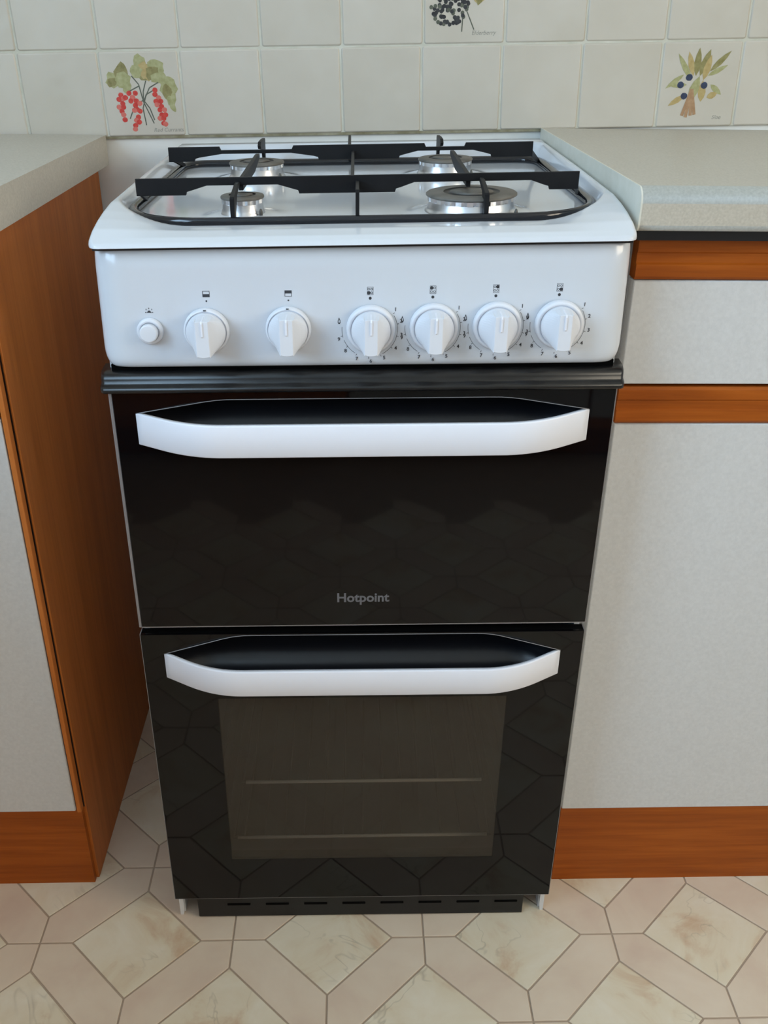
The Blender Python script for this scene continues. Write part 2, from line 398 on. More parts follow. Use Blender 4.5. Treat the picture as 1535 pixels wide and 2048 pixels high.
def elder(b):
    for k in range(84):
        a, r = random.uniform(0, 6.28), math.sqrt(random.random())
        blob(b, (.32 + .23 * r * math.cos(a), .40 + .20 * r * math.sin(a)), .024, .024, P_BLACK if k % 4 else P_STEM, 9, 0, .05)
    for p in ((.3, .52, .2, .8), (.33, .52, .38, .85), (.45, .5, .6, .8), (.53, .36, .62, .16), (.48, .3, .47, .14)):
        stroke(b, [p[:2], p[2:]], .012, P_STEM)
    for p, q, w, m in (((.18, .55), (.3, .9), .09, P_LEAF), ((.33, .5), (.42, .92), .1, P_LEAFD), ((.55, .5), (.8, .75), .08, P_LEAF), ((.6, .5), (.74, .48), .05, P_OCHRE), ((.66, .42), (.72, .64), .05, P_LEAFD)):
        leaf(b, p, q, w, m)
    b.text('Elderberry', .026, -.041, .0075, -.0061, P_INK, shear=.3, thick=.00002)
def sloe(b):
    for p, q, w, m in (((.4, .55), (.2, .86), .035, P_LEAF), ((.42, .6), (.33, .88), .04, P_OCHRE), ((.45, .6), (.46, .92), .045, P_LEAFD), ((.5, .6), (.6, .9), .05, P_LEAFD), ((.55, .55), (.62, .84), .045, P_OCHRE),
                       ((.62, .65), (.86, .88), .035, P_LEAFD), ((.6, .6), (.84, .72), .03, P_LEAF), ((.35, .5), (.12, .5), .035, P_LEAF), ((.3, .62), (.08, .46), .03, P_LEAF), ((.65, .5), (.8, .38), .035, P_LEAF),
                       ((.34, .38), (.14, .26), .035, P_OCHRE), ((.62, .35), (.75, .4), .04, P_OCHRE), ((.4, .3), (.5, .6), .06, P_LEAF), ((.55, .3), (.55, .55), .05, P_OCHRE)):
        leaf(b, p, q, w, m)
    for q in ((.33, .14), (.38, .12), (.44, .14), (.49, .15)): stroke(b, [(.42, .45), q], .04, P_BROWN)
    for c in ((.37, .585), (.27, .5), (.57, .49), (.33, .37)): blob(b, c, .043, .04, P_BLUE, 12, 0, .04)
    b.text('Sloe', .03, -.042, .0075, -.0061, P_INK, shear=.3, thick=.00002)
motif(tiles[1, 0], currants, 'red_currant_print'); motif(tiles[5, 1], elder, 'elderberry_print'); motif(tiles[8, 0], sloe, 'sloe_print')

# vinyl floor: cream squares set on point, tan hexagons between them
FS, FSY, FA = 0.1258, 0.1213, 0.665
FO, FR = (-0.0457, -0.0267), -0.0007
def slab(pts, m, name):
    b = MB(); c = Vector((sum(p[0] for p in pts) / len(pts), sum(p[1] for p in pts) / len(pts)))
    g = 0.0012
    def off(d):                                                # inset polygon by d
        n = len(pts); out = []
        for k in range(n):
            p0, p1, p2 = (Vector(pts[(k + q) % n]) for q in (-1, 0, 1))
            n1 = Vector((-(p1 - p0).y, (p1 - p0).x)).normalized(); n2 = Vector((-(p2 - p1).y, (p2 - p1).x)).normalized()
            h = (n1 + n2).normalized(); out.append(p1 + h * d / max(.3, h.dot(n1)))
        return out
    b.loft([[(p.x, p.y, -.0011) for p in off(g)], [(p.x, p.y, -.0003) for p in off(g)], [(p.x, p.y, 0) for p in off(g + .0006)]], m, False)
    return b.obj(name, m, floor)
sq = [(-FA * FS, 0), (0, -FA * FSY), (FA * FS, 0), (0, FA * FSY)]
def hexa(sx, sy):
    P = [(FA, 0), (1, 0), (1, 1 - FA), (1 - FA, 1), (0, 1), (0, FA)]
    P = [((p[0] - .5) * FS * sx, (p[1] - .5) * FSY * sy) for p in P]
    return P if sx * sy > 0 else P[::-1]
protos = {}
def put(kind, name, pts, m, x, y):
    if kind not in protos: o = slab(pts, m, name); protos[kind] = o
    else: o = inst(protos[kind], name, floor, (0, 0, 0))
    o.location = (FO[0] + math.cos(FR) * x - math.sin(FR) * y, FO[1] + math.sin(FR) * x + math.cos(FR) * y, 0)
    o.rotation_euler.z = FR
for i in range(-6, 8):
    for j in range(-9, 5):
        if (i + j) % 2 == 0:
            put('s', 'square_tile', sq, M_SQ, i * FS, j * FSY)
            for sx, sy in ((1, 1), (1, -1)):
                put(('h', sx, sy), 'hexagon_tile', hexa(sx, sy), M_HEX, (i + .5 * sx) * FS, (j + .5 * sy) * FSY)

# ---------------------------------------------------------------- fitted units either side
# right base unit
r = empty('base_cabinet', (0.26, 0.30, 0), 'white fronted base cabinet with teak rails to the right of the cooker', 'cabinet')
O = (0.26, 0.30, 0); X0, X1, FY = 0.268, 1.25, 0.0605
MB().box(X0, X1, FY + .02, .535, .10, .9).obj('carcass', M_LAM, r, O)
def grip_rail(z0, z1):
    h = z1 - z0
    MB().prism([(FY + .02, z0), (FY + .002, z0), (FY, z0 + .003), (FY, z0 + h * .36), (FY + .0022, z0 + h * .40), (FY + .0022, z0 + h * .62), (FY + .0006, z0 + h * .66), (FY + .0006, z1 - .003), (FY + .003, z1), (FY + .02, z1)], 'x', X0, X1).obj('grip_rail', M_WOOD_H, r, O)
grip_rail(.8515, .8925); grip_rail(.6982, .7385)
MB().box(X0, X1, FY, FY + .018, .7424, .8505, .001, 1).obj('drawer_front', M_LAM, r, O)
MB().box(X0, X1, FY, FY + .018, .1385, .6972, .001, 1).obj('door', M_LAM, r, O)
MB().box(X0, X1, FY + .003, FY + .02, 0, .1372).obj('plinth', M_WOOD_H, r, O)
# right worktop with rolled front edge and pale end strip
def worktop(name, xl0, xl1, xr0, xr1, y0, y1, z0, z1, label, nose):
    e = empty(name, ((xl0 + xr0) / 2, (y0 + y1) / 2, z0), label, 'worktop'); off = e.location.copy()
    prof = [(y1, z0), (y1, z1)]
    for k in range(9): t = math.pi / 2 * k / 8; prof.append((y0 + nose - nose * math.sin(t), z1 - nose + nose * math.cos(t)))
    for k in range(5): t = math.pi / 2 * k / 4; prof.append((y0 + .006 - .006 * math.cos(t), z0 + .006 - .006 * math.sin(t)))
    b = MB(); L, Rr = [], []
    lx = lambda y: lerp(xl0, xl1, (y - y0) / (y1 - y0)); rx = lambda y: lerp(xr0, xr1, (y - y0) / (y1 - y0))
    b.loft([[(lx(y), y, z) for y, z in prof], [(rx(y), y, z) for y, z in prof]], M_TOP, True)
    o = b.obj('slab', M_TOP, e, off)
    for p in o.data.polygons:
        if len(p.vertices) > 4 or p.area > .02: p.use_smooth = False
    return e, off, prof, lx
e, off, prof, lx = worktop('worktop', .2568, .2545, 1.3, 1.3, .030, .5455, .9035, .9432, 'speckled cream worktop with rounded front edge over the cabinet right of the cooker', .014)
b = MB(); b.loft([[(lx(y) - .0016, y, z) for y, z in prof], [(lx(y), y, z) for y, z in prof]], M_EDGE, False); b.obj('end_strip', M_EDGE, e, off)
MB().box(.2600, 1.3, .042, .052, .8935, .9033).obj('shade_strip', M_DARK, e, off)  # black strip put in for the shade under the worktop edge

# left base unit
l = empty('base_cabinet', (-0.55, 0.30, 0), 'base cabinet with wide teak end panel to the left of the cooker', 'cabinet'); O = (-0.55, 0.30, 0)
MB().box(-1.29, -.3865, .09, .535, .10, .887).obj('carcass', M_WOOD_V, l, O)
MB().box(-.3865, -.3705, .079, .5505, 0, .8885, .0006, 1).obj('end_panel', M_WOOD_V, l, O)
MB().box(-.3795, -.3738, .0665, .0775, .137, .8885, .0008, 1).obj('edge_stile', M_WOOD_V, l, O)
MB().box(-.3800, -.3725, .0775, .0795, .137, .8885).obj('groove_shade', M_DARK, l, O)  # black filler painting the shade in the crack beside the stile
MB().box(-1.0, -.3805, .0650, .083, .1410, .70, .001, 1).obj('door', M_LAM, l, O)
MB().box(-1.0, -.3805, .0650, .083, .745, .85, .001, 1).obj('drawer_front', M_LAM, l, O)
for z0, z1 in ((.70, .742), (.853, .887)): MB().box(-1.0, -.3805, .0655, .083, z0 + .001, z1, .001, 1).obj('grip_rail', M_WOOD_H, l, O)
MB().box(-1.0, -.3745, .0705, .083, 0, .1398).obj('plinth', M_WOOD_H, l, O)
worktop('worktop', -1.29, -1.29, -.354, -.354, .03, .5495, .889, .928, 'pale worktop with square cut end to the left of the cooker', .006)
# unseen run of units added along the left wall to shade the floor
k = empty('base_cabinet', (-1.0, -1.0, 0), 'unseen base cabinet run added beside the left wall to shade the floor', 'cabinet'); O = (-1.0, -1.0, 0)
MB().box(-1.29, -.74, -2.4, .02, .10, .887).obj('carcass', M_WOOD_V, k, O)
MB().box(-1.2, -.78, -2.4, .02, 0, .10).obj('plinth', M_WOOD_H, k, O)
for q in range(4): MB().box(-.739, -.721, -2.39 + q * .6, -1.81 + q * .6, .14, .87, .001, 1).obj('door', M_LAM, k, O)
worktop('worktop', -1.29, -1.29, -.70, -.70, -2.42, .028, .889, .928, 'unseen pale worktop added along the left wall to block window light', .006)

# unseen units added behind the camera for the reflections in the oven doors
k = empty('base_cabinet', (0.3, -1.75, 0), 'unseen base cabinets added opposite the cooker for its door reflections', 'cabinet'); O = (0.3, -1.75, 0)
MB().box(-.68, 1.9, -2.05, -1.47, .10, .887).obj('carcass', M_WOOD_V, k, O)
MB().box(-.68, 1.9, -2.05, -1.53, 0, .10).obj('plinth', M_WOOD_H, k, O)
for q, mm in enumerate((M_WOOD_V, M_LAM, M_LAM, M_LAM)): MB().box(-.67 + q * .64, -.04 + q * .64, -1.469, -1.451, .14, .87, .001, 1).obj('door', mm, k, O)
worktop('worktop', -.69, -.69, 1.9, 1.9, -2.07, -1.43, .889, .928, 'unseen pale worktop on the added cabinets opposite the cooker', .006)

# ---------------------------------------------------------------- cooker
CK = empty('gas_cooker', (0, 0, 0), 'white freestanding gas cooker with black glass double oven doors and six control knobs', 'cooker', rz=-0.003)
def SH(z):                                                     # the cooker stands slightly out of true on its feet, more so at the hob
    K = ((.0, -.002), (.045, -.001), (.472, .005), (.482, .008), (.76, .0125), (.785, .0135), (.90, .0215), (.94, .025), (1.0, .025))
    for (a, p), (c, q) in zip(K, K[1:]):
        if z <= c: return p + (q - p) * (max(z, a) - a) / (c - a)
    return K[-1][1]
SK = 0.0139
def ck(b, name, m=None, parent=CK, shear=SH, **kw):
    return b.obj(name, m, parent, shear=shear, **kw)

HW = .2475
# body: side panels, back, oven shells
for s in (-1, 1): ck(MB().box(min(s*.2462, s*.2400), max(s*.2462, s*.2400), .019, .52, .0, .895), 'side_panel', M_BODY)
ck(MB().box(-.24, .24, .505, .515, .03, .895), 'back_panel', M_BODY)
for za, zb, yy in ((.470, .484, .020), (.03, .06, .0205), (.755, .776, .0205)): ck(MB().box(-.24, .24, yy, .045, za, zb), 'cross_rail', M_HOLE)
# oven cavity seen through the window
b = MB(); c0, c1, d0, d1, e0, e1 = -.19, .19, .03, .40, .085, .43
b.face([(c0, d1, e0), (c1, d1, e0), (c1, d1, e1), (c0, d1, e1)]); b.face([(c0, d0, e0), (c0, d1, e0), (c0, d1, e1), (c0, d0, e1)]); b.face([(c1, d0, e0), (c1, d1, e0), (c1, d1, e1), (c1, d0, e1)])
b.face([(c0, d0, e0), (c1, d0, e0), (c1, d1, e0), (c0, d1, e0)]); b.face([(c0, d0, e1), (c1, d0, e1), (c1, d1, e1), (c0, d1, e1)])
ck(b, 'oven_cavity', M_CAV)
# wire shelves
def shelf(label, z, x0, x1):
    e = empty('oven_shelf', (0, .22, z), label, 'oven shelf', 'wire shelves in the lower oven'); off = (0, .22, z)
    b = MB(); b.tube([(x0, .024, z), (x1, .024, z), (x1, .38, z), (x0, .38, z)], .0020, 8, closed=True)
    b.tube([(x0, .37, z + .012), (x1, .37, z + .012)], .002, 6)
    b.obj('rim', M_WIRE_SHADED, e, off)
    MB().tube([(x0 + .004, .0225, z + .0012), (x1 - .004, .0225, z + .0012)], .0021, 8).obj('front_rail_lit', M_WIRE_LIT, e, off)  # pale bar painting the bright line along the shelf front
    for i in range(13):
        x = lerp(x0, x1, (i + .5) / 13); MB().tube([(x, .026, z + .001), (x, .38, z + .001)], .0012, 5).obj('wire', M_WIRE_SHADED, e, off)
    return e
shelf('upper chrome wire shelf inside the lower oven behind smoked glass', .229, -.150, .153)
shelf('lower chrome wire shelf inside the lower oven behind smoked glass', .1335, -.166, .166)
for s in (-1, 1):
    for z in (.1285, .224): ck(MB().box(min(s*.19, s*.180), max(s*.19, s*.180), .05, .39, z - .003, z), 'shelf_runner', M_CAV)

# doors
def notch_z(x, zl, zh, xe, xb):
    """upper outline of the grip recess: straight from the handle end, easing into a flat top"""
    a = abs(x)
    if a >= xe: return zl
    k = (xe - a) / (xe - xb); 
    # soft knee
    v = k if k < 1 else 1.0
    w = .18
    if k > 1 - w and k < 1 + w: d = k - (1 - w); v = k - d * d / (4 * w)
    return zl + (zh - zl) * min(v, 1.0)
def glass_door(name, z0, z1, xl, xr, zl, zh, zb, xe, xb, window=None):
    """black glass with the hole of the grip recess (and of the oven window) left open"""
    d = MB(); xs = [-xe + 2 * xe * i / 40 for i in range(41)]
    Y0, Y1 = 0.0, .004
    def quad(xa, xb_, za0, zb0, za1, zb1):
        pts = [(xa, Y0, za0), (xb_, Y0, zb0), (xb_, Y0, zb1), (xa, Y0, za1)]; d.face(pts)
        d.face([(p[0], Y1, p[2]) for p in pts][::-1])
    quad(xl, -xe, z0, z0, z1, z1) if window is None else None
    quad(xe, xr, z0, z0, z1, z1) if window is None else None
    zt = lambda x: notch_z(x, zl, zh, xe, xb)
    if window is not None:
        w0, w1, v0, v1 = window
        quad(xl, -xe, z0, z0, z1, z1); quad(xe, xr, z0, z0, z1, z1)
        quad(-xe, w0, z0, z0, zb, zb); quad(w1, xe, z0, z0, zb, zb); quad(w0, w1, z0, z0, v0, v0); quad(w0, w1, v1, v1, zb, zb)
    for a, c in zip(xs, xs[1:]):
        quad(a, c, zt(a), zt(c), z1, z1)
        if window is None: quad(a, c, z0, z0, zb, zb)
        pts = [(a, Y0, zt(a)), (c, Y0, zt(c)), (c, Y1, zt(c)), (a, Y1, zt(a))]; d.face(pts)
    # outer rim of the sheet
    for p, q in (((xl, z0), (xr, z0)), ((xr, z0), (xr, z1)), ((xr, z1), (xl, z1)), ((xl, z1), (xl, z0))):
        d.face([(p[0], Y0, p[1]), (q[0], Y0, q[1]), (q[0], Y1, q[1]), (p[0], Y1, p[1])])
    o = ck(d, name, M_GLASS)
    # polished edge line along the recess
    e = MB(); e.tube([(x, -.0001, zt(x)) for x in xs], .0005, 5); ck(e, 'recess_edge', M_BEZEL, o)
    # recess pocket behind the hole
    r = MB(); D = .026; xs2 = xs
    for a, c in zip(xs2, xs2[1:]):
        ya, yc = (min(D, Y1 + (xe - abs(t)) * .55) for t in (a, c))
        za, zc = zt(a) + .0008, zt(c) + .0008
        r.face([(a, Y1 - .0005, za), (c, Y1 - .0005, zc), (c, yc, zc - .003), (a, ya, za - .003)], None, True)
        r.face([(a, ya, za - .003), (c, yc, zc - .003), (c, yc, zb + .002), (a, ya, zb + .002)], None, True)
        r.face([(a, ya, zb + .002), (c, yc, zb + .002), (c, Y1 - .0005, zb), (a, Y1 - .0005, zb)], None, True)
    ck(r, 'grip_recess', M_DARK, o)
    return o
def handle(parent, xe, z0, z1, xb=.165, dep=.0355, th=.005):
    xs = [i / 64 * 2 - 1 for i in range(65)]
    def yo(x):
        a = abs(x); k = (xe - a) / (xe - xb); w = .55
        if k >= 1 + w: v = 1.0
        elif k <= 1 - w: v = k
        else: d = k - (1 - w); v = k - d * d / (4 * w)
        return -v * dep - .0004
    rings = []
    for t in xs:
        x = t * xe; y = yo(x); rings.append([(x, y + min(th, .0015 + (xe - abs(x)) * .4), z0 + .0006), (x, y + .0008, z0), (x, y, z0 + .0008), (x, y, z1 - .0012), (x, y + .0004, z1 - .0004), (x, y + .0012, z1), (x, y + min(th, .0018 + (xe - abs(x)) * .4), z1)])
    b = MB(); b.loft(rings, M_HANDLE, True)
    # trim the end corners
    h = ck(b, 'handle', M_HANDLE, parent)
    f = MB(); P = [(t * xe * .985, yo(t * xe * .985) + .003) for t in xs]
    pts = P + [(P[-1][0], .003), (P[0][0], .003)]
    f.prism(pts, 'z', z0 + .003, z0 + .006); ck(f, 'grip_floor', M_DARK, h)
    return h
UD = glass_door('top_oven_door', .4835, .7585, -.2433, .2464, .7360, .7497, .7040, .2222, .142)
ck(MB().box(-.2472, -.2437, .0008, .016, .4816, .7588, .0006, 1).box(.2468, .2478, .0008, .016, .4816, .7588).box(-.2437, .2468, .0008, .016, .4816, .4832).box(-.2437, .2468, .0045, .016, .4833, .69), 'door_frame', M_BEZEL, UD, clean=False)
handle(UD, .2226, .7030, .7362)
b = MB(); b.text('Hotpoint', -.0008, .5182, .0158, -.0001, M_LOGO, stretch=1.0, bold=.0004, thick=.00004); lg = ck(b, 'logo', None, UD)
xs_ = [v.co.x for v in lg.data.vertices]; wd = max(xs_) - min(xs_)
for v in lg.data.vertices: v.co.x *= .0568 / wd
LD = glass_door('main_oven_door', .0470, .4715, -.2468, .2472, .4455, .4697, .4135, .2232, .142, window=(-.168, .167, .1192, .3812))
ck(MB().box(-.2477, -.2469, .0008, .014, .046, .472).box(.2473, .2481, .0008, .014, .046, .472).box(-.2469, .2473, .0008, .014, .0455, .0468), 'door_frame', M_BEZEL, LD, clean=False)
ck(MB().box(-.2469, .2473, .0042, .014, .4700, .4713), 'door_top_cap', M_HOLE, LD)
ck(MB().box(-.2465, -.17, .0045, .016, .047, .40).box(.17, .2465, .0045, .016, .047, .40).box(-.17, .17, .0045, .016, .047, .1175).box(-.17, .17, .0045, .016, .383, .41), 'door_liner', M_HOLE, LD, clean=False)
ck(MB().box(-.168, .167, .0002, .0036, .1192, .3812), 'oven_window', M_OVENGLASS, LD)
handle(LD, .2230, .4125, .4457)

# kick panel and feet
ck(MB().box(-.2205, .2165, .008, .012, .0015, .06, .001, 1), 'kick_panel', M_KICK); kp = [o for o in CK.children if o.name.startswith('kick_panel')][0]
for q in range(-3, 5):
    x = -.012 + .0512 * q; ck(MB().box(x - .0155, x + .0155, .0072, .0085, .0235, .0275, .0006, 1), 'vent_slot', M_HOLE, kp)
for s in (-1, 1): ck(MB().prism([(s*.2462, .0), (s*.2420, .0), (s*.2405, .012), (s*.2405, .055), (s*.2462, .055)], 'y', .0135, .019), 'foot', M_BODY)

# black trim ledge between panel and doors
prof = [(.03, .7590), (-.006, .7590), (-.0088, .7602), (-.0092, .7630), (-.0080, .7652), (-.0040, .7666), (-.0026, .7680), (-.0022, .7715), (-.0010, .7745), (.003, .7768), (.03, .7775)]
b = MB(); rings = []
for t in (-1, -.9965, -.990, -.978, .978, .990, .9965, 1):
    ins = {1: .012, .9965: .006, .990: .0022, .978: 0}[abs(t)]
    rings.append([(t * .2535, max(y, min(.03, y + ins)), z) for y, z in prof])
b.loft(rings, M_TRIM, True); ck(b, 'trim_ledge', M_TRIM)
ck(MB().box(-.243, .243, .010, .04, .777, .783), 'gap_shade', M_HOLE)  # black block standing in for shade between panel and trim

# control panel
def pan_y(z): return .0003 + .0072 * (z - .781) / .1155
def panel(u, v):
    X = lerp(-HW - .0018, HW + .0018, u); a = HW + .0018 - abs(X)
    rb, rt = .013, .0045
    zb = .7815 + (rb - math.sqrt(max(0, rb * rb - (rb - a) ** 2)) if a < rb else 0); zt = .8953 - (rt - math.sqrt(max(0, rt * rt - (rt - a) ** 2)) if a < rt else 0)
    z = lerp(zb, zt, v); y = pan_y(z)
    r = .034
    if a < r: q = 1 - a / r; y += .020 * (1 - math.sqrt(max(0, 1 - q ** 2.6)))
    for d, r2, dep in ((z - zb, .012, .007), (zt - z, .022, .0065)):
        if d < r2: q = 1 - d / r2; y += dep * (1 - math.sqrt(max(0, 1 - q * q)))
    return (X, y, z)
def warp(t, n=6):                                             # more stations near the ends
    return .5 - .5 * math.cos(math.pi * t) if n else t
b = MB(); V = b.grid(lambda u, v: panel(warp(u), warp(v)), 72, 40)
# returns to the back
edge = [V[i][0] for i in range(73)] + [V[72][j] for j in range(1, 41)] + [V[i][40] for i in range(71, -1, -1)] + [V[0][j] for j in range(39, 0, -1)]
bk = [b.bm.verts.new((v.co.x * .995, .06, v.co.z)) for v in edge]
for q in range(len(edge)):
    f = b.bm.faces.new((edge[q], bk[q], bk[(q + 1) % len(edge)], edge[(q + 1) % len(edge)])); f.smooth = True
bmesh.ops.recalc_face_normals(b.bm, faces=b.bm.faces)
PN = ck(b, 'control_panel', M_PANEL, clean=False)
ck(MB().box(-.246, .246, .008, .05, .893, .8985), 'panel_gap', M_KICK)

# printing on the panel
def flat(b, pts, y=None):                                     # a sliver of ink lying on the leaning panel face
    b.loft([[(p[0], pan_y(p[1]) + .0004, p[1]) for p in pts], [(p[0], pan_y(p[1]) - .00015, p[1]) for p in pts]], None, False)
def ring_sector(b, cx, cz, r0, r1, a0, a1, n, y):
    for q in range(n):
        t0, t1 = lerp(a0, a1, q / n), lerp(a0, a1, (q + 1) / n)
        flat(b, [(cx + r0 * math.cos(t0), cz + r0 * math.sin(t0)), (cx + r1 * math.cos(t0), cz + r1 * math.sin(t0)), (cx + r1 * math.cos(t1), cz + r1 * math.sin(t1)), (cx + r0 * math.cos(t1), cz + r0 * math.sin(t1))], y)
def disc(b, cx, cz, r, y, n=14): flat(b, [(cx + r * math.cos(2*math.pi*k/n), cz + r * math.sin(2*math.pi*k/n)) for k in range(n)], y)
def rect(b, x0, x1, z0, z1, y): flat(b, [(x0, z0), (x1, z0), (x1, z1), (x0, z1)], y)
KZ = [.8185, .8193, .8185, .8195, .8205, .8215]; KX = [-.1473, -.0710, .0064, .0658, .1253, .1839]
def fixz(x, z): return z                                      # heights were measured in the cooker's own frame
for n_, (kx, up) in enumerate(((-.1461, 0), (-.0703, 1))):
    b = MB(); z = .8520; y = pan_y(z); w, h, t = .0033, .0028, .0004
    rect(b, kx-w, kx+w, z+h-t, z+h, y); rect(b, kx-w, kx+w, z-h, z-h+t, y); rect(b, kx-w, kx-w+t, z-h+t, z+h-t, y); rect(b, kx+w-t, kx+w, z-h+t, z+h-t, y)
    (rect(b, kx-w+t, kx+w-t, z, z+h-t, y) if up else rect(b, kx-w+t, kx+w-t, z-h+t, z, y))
    disc(b, kx, .8456, .0008, pan_y(.8456)); ck(b, 'oven_symbol', M_PRINT, PN, clean=False, shear=SK)
b = MB(); z = .8365; y = pan_y(z); flat(b, [(-.2020, z-.0012), (-.1976, z-.0012), (-.1990, z+.0008), (-.2005, z+.0008)], y)
rect(b, -.2035, -.2022, z-.0012, z-.0006, y); rect(b, -.1974, -.1961, z-.0012, z-.0006, y)
for dx, dz in ((-.0026, .0012), (0, .0022), (.0026, .0012)): rect(b, -.1998+dx-.0003, -.1998+dx+.0003, z+dz, z+dz+.0012, y)
ck(b, 'spark_symbol', M_PRINT, PN, clean=False, shear=SK)
for n_, (kx, spot) in enumerate(((.0057, (-1, -1)), (.0640, (-1, 1)), (.1228, (1, 1)), (.1822, (1, -1)))):
    b = MB(); z = .8536 + n_ * .0006; y = pan_y(z); w, t, H_ = .0029, .0003, .0037
    rect(b, kx-w, kx+w, z+H_-t, z+H_, y); rect(b, kx-w, kx+w, z-H_, z-H_+t, y); rect(b, kx-w, kx-w+t, z-H_, z+H_, y); rect(b, kx+w-t, kx+w, z-H_, z+H_, y)
    for sx in (-1, 1):
        for sz in (-1, 1):
            if (sx, sz) == spot: disc(b, kx + sx*.0013, z + sz*.0017, .0016, y)
            else: ring_sector(b, kx + sx*.0013, z + sz*.0017, .0007, .0011, 0, 2*math.pi, 10, y)
    disc(b, kx, z - .0067, .0014, pan_y(z)); ck(b, 'burner_symbol', M_PRINT, PN, clean=False, shear=SK)
for n_ in range(2, 6):
    b = MB(); cx, cz = KX[n_] - .001, KZ[n_] - .001; R_ = .0262; y = .0026
    D = math.radians
    for a0, a1 in ((174, 196), (202, 300 - 62),): ring_sector(b, cx, cz, R_ - .00016, R_ + .00016, D(a0), D(a1), 8, pan_y(cz - .008))
    ring_sector(b, cx, cz, R_ - .00016, R_ + .00016, D(-62), D(30), 14, pan_y(cz))
    for txt, a in (('1', 38), ('2', 15), ('3', -10), ('4', -36), ('5', -63), ('6', -88), ('7', -114), ('8', -139), ('9', -163)):
        px, pz = cx + .0305 * math.cos(D(a)), cz + .0305 * math.sin(D(a))
        b.text(txt, px, pz, .0050, pan_y(pz) - .0001, None, thick=.00012, bold=.00005)
        a2 = a - 4; ring_sector(b, cx, cz, R_, R_ + .0018, D(a2) - .007, D(a2) + .007, 1, pan_y(pz) - .0002)
    fx, fz = cx - .0288, cz + .0082; fy = pan_y(fz)
    out = [(fx, fz + .0036), (fx + .0012, fz + .0005), (fx + .0013, fz - .0012), (fx + .0006, fz - .0026), (fx - .0006, fz - .0026), (fx - .0013, fz - .0012), (fx - .0012, fz + .0005)]
    for p, q in zip(out, out[1:] + out[:1]):
        pi = (fx + (p[0]-fx)*.55, fz + (p[1]-fz)*.55); qi = (fx + (q[0]-fx)*.55, fz + (q[1]-fz)*.55); flat(b, [p, q, qi, pi], fy)
    ck(b, 'dial_marking', M_PRINT, PN, clean=False, shear=SK)

# knobs
def knob_base(small):
    R_ = .0215 if small else .0232
    b = MB(); b.lathe([(R_ - .0002, 0), (R_, .001), (R_ - .0003, .0042), (R_ - .0013, .0060), (.0192, .0066), (.0189, .0052), (.0186, .0052)], axis='y', n=48); return b
def knob_grip():
    b = MB(); n = 56; r = .0183; w, h = .0063, .0172
    circ = [(r * math.cos(2*math.pi*k/n), r * math.sin(2*math.pi*k/n)) for k in range(n)]
    def sq_(c, t):
        x, z = c; tx = max(-w, min(w, x)); tz = z * h / r if abs(x) <= w else math.copysign(min(abs(z) * h / r + (abs(x) - w) * .9 * abs(z) / r, h * .97), z)
        if z > 0: tz = min(tz, .0168)
        return (lerp(x, tx, t), lerp(z, tz, t))
    rings = [[(x, -.0045, z) for x, z in circ], [(x, -.0098, z) for x, z in circ], [(x * .985, -.0104, z * .985) for x, z in circ]]
    for t, d in ((.12, .0118), (.45, .0185), (.8, .0265), (.95, .0297), (1.0, .0304)): rings.append([(sq_(c, t)[0], -d, sq_(c, t)[1]) for c in circ])
    last = [(x * .9, -.0308, z * .985) for x, y, z in rings[-1]]; rings.append(last)
    b.loft(rings, M_PLASTIC, False); return b
def knob_mark():
    b = MB(); b.prism([(-.0310, .002), (-.0316, .003), (-.0318, .0150), (-.0305, .0172), (-.0120, .0180), (-.0100, .0180), (-.0100, .010), (-.028, .002)], 'x', -.0008, .0008); return b
kb = {0: knob_base(True).obj('knob_base', M_PLASTIC), 1: knob_base(False).obj('knob_base', M_PLASTIC)}
gp = knob_grip().obj('grip', M_PLASTIC); mk = knob_mark().obj('pointer_rib', M_HANDLE)
for p in gp.data.polygons: p.use_smooth = False
used = set()
def place(o, name, parent, loc):
    if o in used: return inst(o, name, parent, loc)
    used.add(o); o.parent = parent; o.location = loc; return o
for n_ in range(6):
    x, z = KX[n_], KZ[n_]; y = pan_y(z) - .0002
    base = place(kb[0 if n_ < 2 else 1], 'control_knob', CK, (x, y, z + SK * x))
    place(gp, 'grip', base, (0, 0, 0)); place(mk, 'pointer_rib', base, (0, 0, 0))
    if n_ < 2:
        MB().box(-.0012, .0012, -.0072, -.0045, .0200, .0206).obj('printed_tick', M_PRINT, base)
b = MB(); b.lathe([(.0122, 0), (.0124, .001), (.0122, .0040), (.0112, .0052), (.0088, .0052), (.0085, .004)], axis='y', n=40)
BT = b.obj('ignition_button', M_PLASTIC, CK, loc=(-.2000, pan_y(.8185), .8187 - .2 * SK))
b = MB(); b.lathe([(.0084, .003), (.0084, .0110), (.0080, .0118), (.0070, .0120), (.001, .0118)], axis='y', n=36); b.obj('push_cap', M_PLASTIC, BT)

